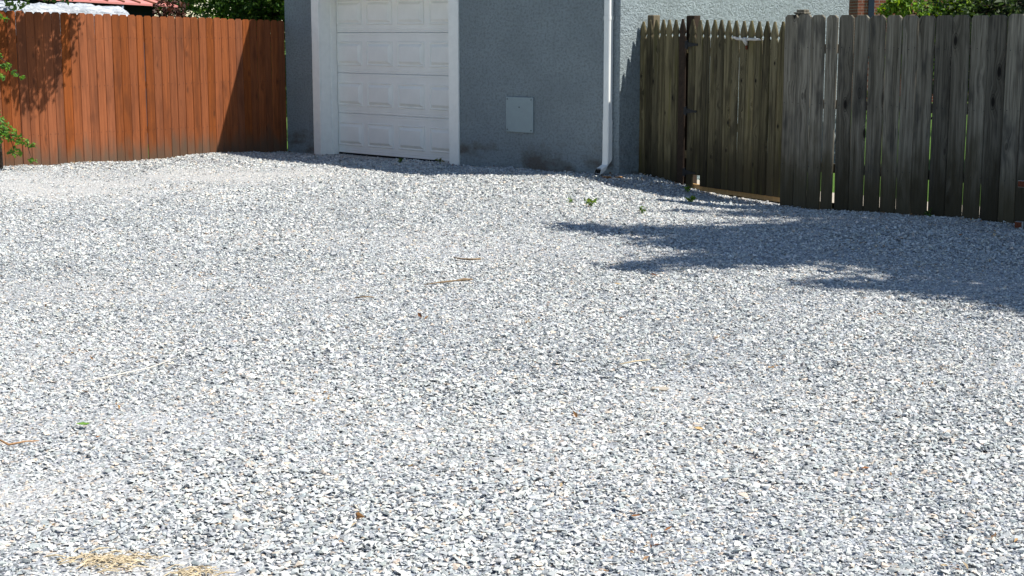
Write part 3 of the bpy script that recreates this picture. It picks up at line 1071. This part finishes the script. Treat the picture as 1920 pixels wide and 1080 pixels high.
# tree beyond the side fence whose crown throws the shade on the gravel
SO = Vector((0.695, -0.196, 1.0))
spots = [(0.55, 13.3, .2), (0.8, 13.0, .26), (1.3, 13.05, .36), (1.75, 12.75, .45), (2.2, 13.2, .38), (2.4, 12.5, .6), (3.1, 12.3, .7), (3.9, 12.0, .8), (3.2, 13.2, .7), (1.35, 12.2, .3), (1.9, 12.0, .5), (2.5, 11.7, .6), (3.3, 11.5, .65),
         (1.3, 11.25, .30), (0.9, 10.95, .22), (1.75, 11.35, .34), (2.9, 10.9, .38), (3.7, 10.9, .55), (4.2, 11.2, .7), (2.1, 10.25, .22), (2.5, 10.15, .30), (2.95, 9.85, .36), (3.4, 9.75, .42), (3.1, 9.3, .25), (3.6, 9.25, .35), (3.9, 10.0, .5),
         (4.4, 10.3, .8), (4.6, 11.6, 1.0), (4.9, 12.9, .9), (5.4, 10.6, 1.0), (2.6, 12.9, .6), (3.9, 13.0, .8), (4.3, 9.5, .6), (1.7, 14.15, .17), (2.2, 14.0, .24), (2.7, 13.8, .3), (3.4, 14.0, .4), (1.6, 12.5, .35), (2.0, 11.7, .45), (3.0, 11.9, .6), (3.8, 11.5, .6), (4.6, 10.9, .7), (3.4, 13.2, .5), (4.2, 13.4, .7), (2.9, 11.2, .35), (3.3, 10.55, .36), (3.9, 10.6, .5), (2.75, 10.3, .28), (4.4, 10.0, .5), (3.7, 10.2, .4)]
cl = []
rr = random.Random(5)
for (cx, cy, r) in spots:
    cy -= 0.5 if cy < 13.7 else 0.1
    r *= 1.3
    h = rr.uniform(4.6, 6.6)
    cl.append((cx + SO.x * h, cy + SO.y * h, h, r))
tree('shade_tree', 'leafy tree beyond the grey fence, shading the gravel', 'tree', (7.4, 10.6, -0.1),
     [(0, 0, 0), (0.05, 0.02, 1.2), (0.0, 0.1, 2.6), (-0.1, 0.1, 3.8), (-0.2, 0.2, 5.2)], [0.19, 0.16, 0.14, 0.11, 0.05], cl, 85000, 0.12, (0.055, 0.11, 0.02), 21, soft=True)

# tree at the yard's far edge: overhangs the red fence
fc = [(-4.62, 18.15, 2.85, 0.42), (-4.95, 18.25, 2.55, 0.34), (-4.45, 18.2, 3.2, 0.42), (-5.1, 18.2, 2.35, 0.22), (-5.0, 18.1, 3.3, 0.5), (-5.6, 17.9, 3.6, 0.6), (-6.3, 17.7, 3.4, 0.7), (-5.9, 17.2, 4.1, 0.7),
      (-6.6, 18.3, 4.0, 0.8), (-6.7, 17.4, 2.6, 0.6), (-5.42, 18.18, 2.06, 0.12), (-5.25, 18.2, 2.02, 0.10), (-5.75, 17.95, 2.0, 0.16), (-6.05, 17.75, 2.35, .3), (-5.2, 17.8, 2.45, .25)]
tree('leafy_tree', 'leafy tree at the fence end, twigs hanging over the red fence', 'tree', (-6.01, 17.66, -0.05),
     [(0, 0, 0), (-0.01, 0.02, 0.7), (-0.04, 0.05, 1.5), (-0.08, 0.1, 2.2), (0.1, 0.2, 3.0), (0.3, 0.1, 3.8)], [0.095, 0.088, 0.08, 0.075, 0.06, 0.03], fc, 12500, 0.062, (0.075, 0.15, 0.028), 22)
sc = [(-5.98, 17.62, 1.56, .05), (-5.90, 17.62, 1.36, .07), (-5.80, 17.62, 1.24, .06), (-5.70, 17.62, 1.17, .05), (-5.62, 17.62, 1.10, 0.035), (-5.86, 17.6, 1.12, 0.05), (-5.96, 17.55, 0.72, .09), (-5.90, 17.55, 0.55, .12),
      (-5.78, 17.52, 0.46, .10), (-5.68, 17.5, 0.40, .07), (-5.57, 17.5, 0.36, .06), (-5.50, 17.5, 0.33, .04), (-5.52, 17.5, 0.17, .045), (-5.72, 17.5, 0.26, .07), (-6.0, 17.5, 0.38, .14), (-5.97, 17.65, 1.90, .07), (-5.88, 17.66, 1.80, .05), (-5.78, 17.66, 1.77, .035)]
tree('garden_shrub', 'small-leaved green shrub in front of the red fence', 'shrub', (-6.02, 17.55, 0.03),
     [(0, 0, -0.05), (0.02, 0.0, 0.5), (0.0, 0.02, 1.1), (0.02, 0.03, 1.7)], [0.018, 0.015, 0.012, 0.006], sc, 750, 0.052, (0.10, 0.21, 0.035), 23, shell=0.3, yellow=0.3)

# green tree behind the red fence beside the garage
gc = []
rr = random.Random(9)
for _ in range(80):
    gc.append((-4.5 + rr.uniform(-1.2, 2.0), 26.3 + rr.uniform(-1.2, 1.6), rr.uniform(0.6, 4.2), rr.uniform(0.3, 0.62)))
tree('garden_tree', 'bushy green tree behind the red fence beside the garage', 'tree', (-4.3, 26.4, -0.1),
     [(0, 0, 0), (0.05, 0, 0.9), (-0.05, 0.05, 2.0), (0.0, 0.1, 3.2)], [0.12, 0.10, 0.08, 0.04], gc, 34000, 0.085, (0.06, 0.125, 0.02), 24, yellow=0.3)
rc = [(-5.42, 23.9, 1.55, .28), (-5.25, 23.9, 1.80, .26), (-5.12, 23.95, 1.5, .3), (-5.38, 23.85, 1.98, .17), (-5.17, 23.9, 2.02, .15), (-5.3, 23.9, 1.1, .35)]
tree('garden_shrub', 'dark reddish-brown shrub behind the red fence under pink roof', 'shrub', (-5.28, 23.9, -0.1),
     [(0, 0, 0), (0.02, 0, 0.6), (0, 0, 1.3)], [0.03, 0.025, 0.01], rc, 1500, 0.065, (0.075, 0.028, 0.018), 25, yellow=0.05)
# bushes and trees behind the grey fence
bc = []
for _ in range(26):
    bc.append((5.15 + rr.uniform(-0.65, 0.75), 18.9 + rr.uniform(-0.5, 0.6), rr.uniform(0.7, 1.78), rr.uniform(0.16, 0.32)))
bc += [(4.50, 18.6, 1.88, .10, 4), (4.60, 18.6, 1.96, .11, 4), (4.70, 18.6, 1.90, .12, 3), (4.72, 18.6, 2.02, .08, 4), (4.78, 18.6, 1.98, .13), (4.95, 18.5, 1.9, .12), (5.2, 18.6, 1.92, .14), (5.4, 18.5, 1.95, .12)]
tree('garden_shrub', 'bright lime-green bush behind the grey fence near the brick house', 'shrub', (5.05, 18.9, -0.1),
     [(0, 0, 0), (0.03, 0, 0.6), (0.0, 0, 1.4)], [0.05, 0.04, 0.015], bc, 6500, 0.06, (0.13, 0.23, 0.035), 26, yellow=0.4)
dc = []
for _ in range(70):
    q = rr.uniform(-1.5, 2.2)
    dc.append((6.75 + q, 18.6 + rr.uniform(-0.7, 1.3), rr.uniform(0.9, 2.1 + 0.9 * max(0, q + 0.6)), rr.uniform(0.28, 0.5)))
tree('garden_tree', 'dense dark tree behind the grey fence', 'tree', (7.1, 18.9, -0.1),
     [(0, 0, 0), (0.05, 0, 0.9), (-0.05, 0.05, 2.0), (0.0, 0.1, 3.2)], [0.12, 0.10, 0.08, 0.04], dc, 26000, 0.085, (0.035, 0.06, 0.016), 27, yellow=0.12)
hc = []
for _ in range(26):
    hc.append((9.6 + rr.uniform(-1.9, 2.6), 26.5 + rr.uniform(-0.8, 1.2), rr.uniform(0.9, 4.6), rr.uniform(0.45, 0.8)))
tree('garden_tree', 'mid-green tree between the brick house and the dark tree', 'tree', (9.9, 26.6, -0.1),
     [(0, 0, 0), (0.05, 0, 0.9), (-0.05, 0.05, 2.0), (0.0, 0.1, 3.2)], [0.12, 0.10, 0.08, 0.04], hc, 8000, 0.10, (0.06, 0.10, 0.022), 28)

# distant trees closing the view behind the yard
for i, (fx, fy, fh, lab) in enumerate(((-17, 44, 7, 'far tree beyond the shed, leftmost of the distant trees'), (-11.5, 46, 8, 'far tree behind the salmon-roofed shed'), (-6.0, 43, 7, 'far tree behind the bushy green tree'),
                                       (-1.0, 45, 8, 'far tall tree hidden mostly behind the garage'), (5.0, 52, 8, 'far tree between garage and brick house'), (20, 44, 8, 'far tree at the end of the brick house'))):
    q = random.Random(i)
    fcl = [(fx + q.uniform(-2.6, 2.6), fy + q.uniform(-1.5, 1.5), q.uniform(1.0, fh), q.uniform(0.7, 1.3)) for _ in range(34)]
    tree('distant_tree', lab, 'tree', (fx, fy, -0.16), [(0, 0, 0), (0.1, 0, 2), (0, 0, fh * 0.7)], [0.25, 0.2, 0.08], fcl, 7000, 0.22, (0.05, 0.09, 0.02), 60 + i, 'distant trees')

# ------------------------------------------------------------------ neighbour's shed with salmon roof
sh = empty('garden_shed', (0, 0, 0))
tag(sh, 'low shed with salmon-pink metal roof behind the red fence', 'shed')
e0 = Vector((-6.55, 21.2, 2.10)); e1 = Vector((-5.40, 25.0, 2.055))
ed = (e1 - e0); el_ = ed.length; ed.normalize()
upv = Vector((-ed.y, ed.x, 0)).normalized() + Vector((0, 0, 0.30))
W_ = 3.2
th = Vector((0, 0, -0.03))
vs = [e0, e1, e1 + upv * W_, e0 + upv * W_]
vs = vs + [p + th for p in vs]
MB().add(vs, [(0, 1, 2, 3), (7, 6, 5, 4), (0, 4, 5, 1), (1, 5, 6, 2), (2, 6, 7, 3), (3, 7, 4, 0)]).build('roof', M['pinkroof'], sh)
nrm = upv.cross(ed).normalized()
if nrm.z < 0: nrm = -nrm
k = 0
d = 0.03
while d < el_:
    a = e0 + ed * d + nrm * 0.012
    MB().tube([a, a + upv * W_], 0.016, 6).build('roof_seam', M['rustseam'], sh)
    d += 0.46
inn = Vector((-ed.y, ed.x, 0)).normalized()
w0 = e0 + inn * 0.35; w1 = e1 + inn * 0.35 - ed * 0.15
w2 = w1 + inn * 2.2; w3 = w0 + inn * 2.2
def zup(p, z): return (p.x, p.y, z)
MB().add([zup(w0, -.15), zup(w1, -.15), zup(w2, -.15), zup(w3, -.15), zup(w0, 2.12), zup(w1, 2.08), zup(w2, 2.6), zup(w3, 2.6)],
         [(0, 1, 5, 4), (1, 2, 6, 5), (2, 3, 7, 6), (3, 0, 4, 7), (4, 5, 6, 7), (3, 2, 1, 0)]).build('wall', M['navy'], sh)
for dd in (0.75, 2.35):
    a = e0 + ed * dd + inn * 0.05
    MB().tube([(a.x, a.y, 2.07), (a.x - ed.x * 0.12, a.y - ed.y * 0.12, 1.75), (a.x - ed.x * 0.14, a.y - ed.y * 0.14, -0.15)], 0.035, 6).build('post', M['bluepost'], sh)

# ------------------------------------------------------------------ white tarp behind the red fence
def tarp():
    n, m = 60, 22
    vs, fs = [], []
    L = 2.75
    rs = random.Random(3)
    for i in range(n + 1):
        a = i / n
        x = a * L
        top = 1.955 + 0.05 * math.sin(a * 2.3 + 0.6) + 0.012 * math.sin(a * 19) - 0.05 * max(0, (a - 0.86) / 0.14) ** 3 + (0.03 if 0.92 < a < 0.97 else 0) - 0.07 * max(0, (0.10 - a) / 0.10)
        for j in range(m + 1):
            b = j / m
            # profile: up the front, over the top, down the back
            ang = math.pi * b
            yy = -0.42 * math.cos(ang)
            zz = top * min(1, (math.sin(ang) ** 0.28 if 0 < b < 1 else 0))
            wr = 0.018 * math.sin(x * 21 + yy * 7) + 0.013 * math.sin(x * 47 + zz * 11) + rs.uniform(-0.006, 0.006)
            k = 1.0 if 0.15 < b < 0.85 else 0.5
            cap = 1 - 0.25 * max(0, (a - 0.95) / 0.05) ** 2 - 0.25 * max(0, (0.05 - a) / 0.05) ** 2
            vs.append((x + 0.4 * wr, yy * cap + wr * k, zz * (1 if 0 < b < 1 else 1) + (wr * 0.6 if 0 < b < 1 else 0)))
    for i in range(n):
        for j in range(m):
            p = i * (m + 1) + j
            fs.append((p, p + m + 1, p + m + 2, p + 1))
    fs.append(tuple(range(m + 1)))
    fs.append(tuple(n * (m + 1) + j for j in range(m, -1, -1)))
    p = uv(-0.78, -4.75)
    o = link('tarp_covered_stack', mesh('tarp', vs, fs, True), M['tarp'], None, (p.x, p.y, -0.015), (0, 0, math.atan2(V.y, V.x)))
    return tag(o, 'wrinkled white tarp over a stack behind the red fence', 'tarp')


tarp()

# ------------------------------------------------------------------ brick house far behind the grey fence
bh = empty('brick_house', (8.95, 40.0, -0.16))
tag(bh, 'red brick house wall seen above the grey fence beside the garage', 'house')
MB().box(0, 9, 0, 8, 0, 5.4).build('wall', M['brick'], bh)
MB().add([(-.3, -.3, 5.4), (9.3, -.3, 5.4), (9.3, 8.3, 5.4), (-.3, 8.3, 5.4), (2.5, 4, 7.6), (6.5, 4, 7.6)], [(0, 1, 5, 4), (1, 2, 5), (2, 3, 4, 5), (3, 0, 4), (3, 2, 1, 0)]).build('roof', M['shingle'], bh)
wd = MB().box(0.27, 0.42, -0.03, -0.002, 1.2, 3.2).build('dark_strip', M['navy'], bh)  # narrow dark upright strip on the brick face

# ------------------------------------------------------------------ litter and weeds on the gravel
def ground_line(pts, lift=0.012):
    return [(x, y, gz(x, y) + lift + dz) for x, y, dz in pts]


def stick(name, label, pts, r, mat, cat='twig'):
    p = ground_line(pts)
    base = Vector(p[0])
    q = [(a[0] - base.x, a[1] - base.y, a[2] - base.z) for a in p]
    o = MB().tube(q, r, 7).build(name, mat, None, base, smooth=True)
    return tag(o, label, cat, 'twigs lying on the gravel')


stick('twig', 'short curved tan twig lying in the middle of the gravel', [(-0.42, 10.80, 0.012), (-0.37, 10.74, 0.010), (-0.30, 10.69, 0.010), (-0.22, 10.69, 0.012)], [0.004, 0.006, 0.007, 0.006], M['twig'])
stick('twig', 'long knotty brown twig in front of the curved twig', [(-0.56, 9.53, 0.006), (-0.47, 9.58, 0.012), (-0.40, 9.61, 0.014), (-0.36, 9.63, 0.016), (-0.31, 9.64, 0.02), (-0.25, 9.65, 0.022)], [0.002, 0.005, 0.007, 0.005, 0.011, 0.003], M['twig'])
stick('twig', 'long straight bleached stalk lying on the gravel', [(-2.00, 6.78, 0.006), (-1.86, 6.95, 0.008), (-1.74, 7.12, 0.010), (-1.66, 7.36, 0.012)], [0.002, 0.0035, 0.004, 0.002], M['paletwig'])
stick('twig', 'forked reddish twig at the picture edge on the gravel', [(-2.10, 5.88, 0.006), (-2.01, 5.80, 0.010), (-1.96, 5.74, 0.008), (-1.91, 5.79, 0.006), (-1.86, 5.80, 0.003)], [0.004, 0.004, 0.005, 0.003, 0.002], M['chip'])
stick('twig', 'tiny brown twig left of the long knotty twig', [(-0.96, 9.15, 0.006), (-0.90, 9.16, 0.008), (-0.84, 9.14, 0.006)], [0.004, 0.005, 0.003], M['twig'])
stick('twig', 'thin tan stalk on the gravel, far from other twigs', [(0.52, 7.16, 0.006), (0.60, 7.22, 0.01), (0.67, 7.25, 0.008)], [0.003, 0.004, 0.003], M['straw'])


def dry_leaf_mesh(seed, L=0.05):
    rs = random.Random(seed)
    n = 6
    vs, fs = [], []
    for i in range(n + 1):
        t = i / n
        w = 0.30 * math.sin(math.pi * (0.06 + 0.9 * t)) * (1 + rs.uniform(-0.25, 0.25))
        cz = 0.25 * (t - 0.5) ** 2 + rs.uniform(-0.02, 0.02)
        for s_, zz in ((-1, 0.18 * w * 2), (0, 0.0), (1, 0.2 * w * 2)):
            vs.append(((t - 0.5) * L, s_ * w * L, (cz + zz) * L))
    for i in range(n):
        for j in range(2):
            a = i * 3 + j
            fs.append((a, a + 3, a + 4, a + 1))
    return mesh('leaf', vs, fs, True)


def gpt(px, py):
    """ground point seen at a place in the photograph, used once to read positions off"""
    f, yh = 2850.0, 64.0
    p = math.atan((540 - yh) / f)
    cx, cy = px - 960, 540 - py
    dx, dy, dz = cx, f * math.cos(p) + cy * math.sin(p), -f * math.sin(p) + cy * math.cos(p)
    t = -1.6 / dz
    return dx * t, dy * t


leafm = [dry_leaf_mesh(40 + i) for i in range(6)]
LV = [(488, 461, .05, 0, 'dark brown curled leaf left of the curved tan twig'), (325, 480, .035, 0, 'small brown leaf far left of the two central twigs'), (222, 405, .05, 1, 'tan leaf on the gravel towards the red fence'),
      (160, 745, .05, 0, 'reddish dry leaf beside the end of the bleached stalk'), (1165, 600, .04, 0, 'brown leaf, leftmost of three below the tree shadow'), (1219, 602, .035, 0, 'brown leaf, middle one of three below the tree shadow'),
      (1270, 599, .035, 1, 'tan leaf, rightmost of three below the tree shadow'), (1310, 815, .045, 1, 'tan leaf in front of the flat tan stone'), (1622, 888, .04, 0, 'dry leaf on bare gravel at lower right'),
      (1780, 912, .035, 1, 'small tan leaf nearest the lower right corner'), (1192, 980, .04, 0, 'dark brown leaf near the bottom edge, left of its neighbour'), (1253, 1004, .04, 0, 'rust-brown leaf near the bottom edge, right of its neighbour'),
      (185, 830, .04, 0, 'rusty leaf just right of the green leaf'), (770, 888, .03, 1, 'tiny tan leaf alone on the gravel left of centre'), (1800, 440, .05, 0, 'brown leaf in the tree shadow below the grey fence')]
for i, (px, py, L, tan, lab) in enumerate(LV):
    x, y = gpt(px, py)
    me = leafm[i % 6].copy()
    me.materials.append(M['tanleaf'] if tan else M['dryleaf'])
    o = link('dry_leaf', me, None, None, (x, y, gz(x, y) + 0.014), (random.uniform(-.3, .3), random.uniform(-.3, .3), random.uniform(0, 6.28)))
    o.scale = (L * 0.8 / 0.05,) * 3
    tag(o, lab, 'leaf', 'dry leaves on the gravel')
x, y = gpt(157, 812)
o = link('green_leaf', dry_leaf_mesh(77, 0.055), M['greenleaf'], None, (x, y, gz(x, y) + 0.02), (0.1, 0.1, 0.4))
tag(o, 'single fallen green leaf lying on the gravel', 'leaf')


def straw(name, label, px, py, sx, sy, n, seed):
    rs = random.Random(seed)
    x0, y0 = gpt(px, py)
    mb = MB()
    for _ in range(n):
        x = x0 + rs.gauss(0, sx); y = y0 + rs.gauss(0, sy)
        a = rs.gauss(0.15, 0.7); L = rs.uniform(0.02, 0.075)
        z = gz(x, y) + 0.012 + rs.uniform(0, 0.008)
        dx, dy = math.cos(a) * L / 2, math.sin(a) * L / 2
        r = rs.uniform(0.0009, 0.0026)
        mb.tube([(x - dx - x0, y - dy - y0, z - 0.004), (x - x0, y - y0 + rs.uniform(-.005, .005), z + 0.004), (x + dx - x0, y + dy - y0, z - 0.003)], [r, r * 1.2, r * 0.6], 4, False)
    o = mb.build(name, M['straw'], None, (x0, y0, 0))
    return tag(o, label, 'straw', 'patches of dry straw on the gravel')


straw('straw_patch', 'larger tan patch of dry straw at the bottom edge', 205, 1050, 0.06, 0.04, 120, 1)
straw('straw_patch', 'smaller tan patch of dry straw right of the larger one', 365, 1072, 0.04, 0.02, 45, 2)
# small flat clay patch
x, y = gpt(1236, 732)
rs = random.Random(4)
bm = bmesh.new()
for k in range(26):
    a = rs.uniform(0, 6.28); q = rs.uniform(0.6, 1)
    bm.verts.new((math.cos(a) * 0.055 * q, math.sin(a) * 0.05 * q, rs.uniform(-0.004, 0.012)))
bmesh.ops.convex_hull(bm, input=bm.verts[:])
me = bpy.data.meshes.new('flat_stone'); bm.to_mesh(me); bm.free()
tag(link('flat_stone', me, M['clay'], None, (x, y, gz(x, y) + 0.004)), 'flat tan stone pressed into the grey gravel', 'stone')

# bark chips under the downspout
for k, (px, py, L, rz) in enumerate([(1128, 334, .12, .2), (1150, 331, .16, .1), (1162, 330, .10, -.3), (1138, 341, .12, .5), (1158, 341, .11, .0), (1146, 336, .09, .9)]):
    x, y = gpt(px, py)
    x += 0.0; y -= 0.1
    rs = random.Random(k)
    bm = bmesh.new()
    for _ in range(14):
        bm.verts.new((rs.uniform(-.5, .5) * L, rs.uniform(-.22, .22) * L, rs.uniform(-.1, .13) * L))
    bmesh.ops.convex_hull(bm, input=bm.verts[:])
    me = bpy.data.meshes.new('bark_chip'); bm.to_mesh(me); bm.free()
    tag(link('bark_chip', me, M['chip'], None, (x, y, gz(x, y) + 0.018), (0.1, 0.1, rz)), 'tan bark chip under the white downspout outlet', 'bark chip', 'bark chips under the downspout')


def weed(label, px, py, n, L, seed, tint=(0.13, 0.22, 0.03), zoff=0.0, dxy=(0, 0), spread=0.5):
    rs = np.random.default_rng(seed)
    x0, y0 = gpt(px, py)
    x0 += dxy[0]; y0 += dxy[1]
    z0 = gz(x0, y0)
    root = empty('weed', (x0, y0, z0))
    tag(root, label, 'weed', 'weeds growing in the gravel')
    st = MB(); pts = []
    for k in range(n):
        a = rs.uniform(0, 6.28); ln = L * rs.uniform(0.6, 1.1)
        e = Vector((math.cos(a) * ln * spread, math.sin(a) * ln * spread, ln * rs.uniform(0.35, 0.8)))
        st.tube([(0, 0, 0), e * 0.5 + Vector((0, 0, 0.15 * ln)), e], [0.003, 0.002, 0.001], 4)
        for q in range(7):
            t = 0.3 + 0.7 * q / 6
            pts.append(e * t + Vector(rs.normal(0, 0.012, 3)) + Vector((0, 0, 0.02)))
    st.build('stem', M['greenleaf'], root)
    P = np.array([p[:] for p in pts])
    v, f, c = leaf_arrays(P, 0.035, tints(len(P), tint, rs), rs, 0.6)
    link('foliage', flat_mesh('foliage', v, f, c), M['leaf'], root)
    return root


weed('small bright green weed alone in the sunlit gravel', 1108, 386, 6, 0.10, 1)
weed('green weed at the foot of the gate post', 1290, 352, 5, 0.08, 2)
weed('low green weed in front of the gate', 1296, 369, 6, 0.07, 3, (0.15, 0.25, 0.03))
weed('leafy weed leaning on the garage wall by the downspout', 1092, 326, 7, 0.14, 4, (0.07, 0.12, 0.02), dxy=(0.05, -0.1))
weed('thin lone weed in front of the overhead door', 826, 310, 2, 0.12, 5, (0.12, 0.13, 0.04), dxy=(0, -0.1))
weed('tiny green weed in the shade below the overhead door', 750, 307, 3, 0.05, 6, (0.08, 0.14, 0.02))
weed('tiny green sprout left of the lone sunlit weed', 1070, 380, 2, 0.05, 7)
weed('small weed hidden in the shaded gravel', 1205, 397, 3, 0.06, 8, (0.07, 0.12, 0.02))
weed('tiny weed against the foot of the grey fence', 1740, 402, 3, 0.06, 9, (0.06, 0.11, 0.02))


# fine plant debris caught in the stones and against the walls (uncountable)
def debris():
    rs = np.random.default_rng(88)
    P = []
    for _ in range(420):
        k = rs.integers(0, 5)
        a = rs.random()
        off = abs(rs.normal(0, 0.10)) + 0.02
        if k == 0: p = uv(off, -a * 4.2)
        elif k == 1: p = uv(a * 6.0, -off)
        elif k == 2: p = uv(8.5 + a * 2.8, -0.38 - off)
        elif k == 3:
            p = gp + gdir * (a * 2.1) - Vector((math.cos(GA), math.sin(GA), 0)) * off
        else:
            p = uv(6.05 + rs.normal(0, .35), -abs(rs.normal(0, .25)))
        P.append((p.x, p.y))
    for _ in range(46):                        # small clumps over the yard
        x, y = gpt(rs.uniform(0, 1920), 330 + 740 * rs.random() ** 1.3)
        for _ in range(rs.integers(1, 8)):
            P.append((x + rs.normal(0, 0.05), y + rs.normal(0, 0.07)))
    P = np.array(P)
    ok = gravel_mask(P[:, 0], P[:, 1])
    P = P[ok]
    z = height(P[:, 0], P[:, 1]) + 0.010 + rs.random(len(P)) * 0.006
    P = np.concatenate([P, z[:, None]], 1)
    base = np.array([(0.30, 0.16, 0.07), (0.45, 0.28, 0.13), (0.22, 0.10, 0.05), (0.55, 0.42, 0.26)])
    t = base[rs.integers(0, 4, len(P))] * np.exp(rs.normal(0, 0.2, (len(P), 1)))
    v, f, c = leaf_arrays(P, 0.024, t, rs, 1.2, 0.4, 0.35)
    tag(link('debris', flat_mesh('debris', v, f, c), M['leaf']), 'fine brown plant debris scattered over gravel and along walls', 'debris', kind='stuff')


debris()
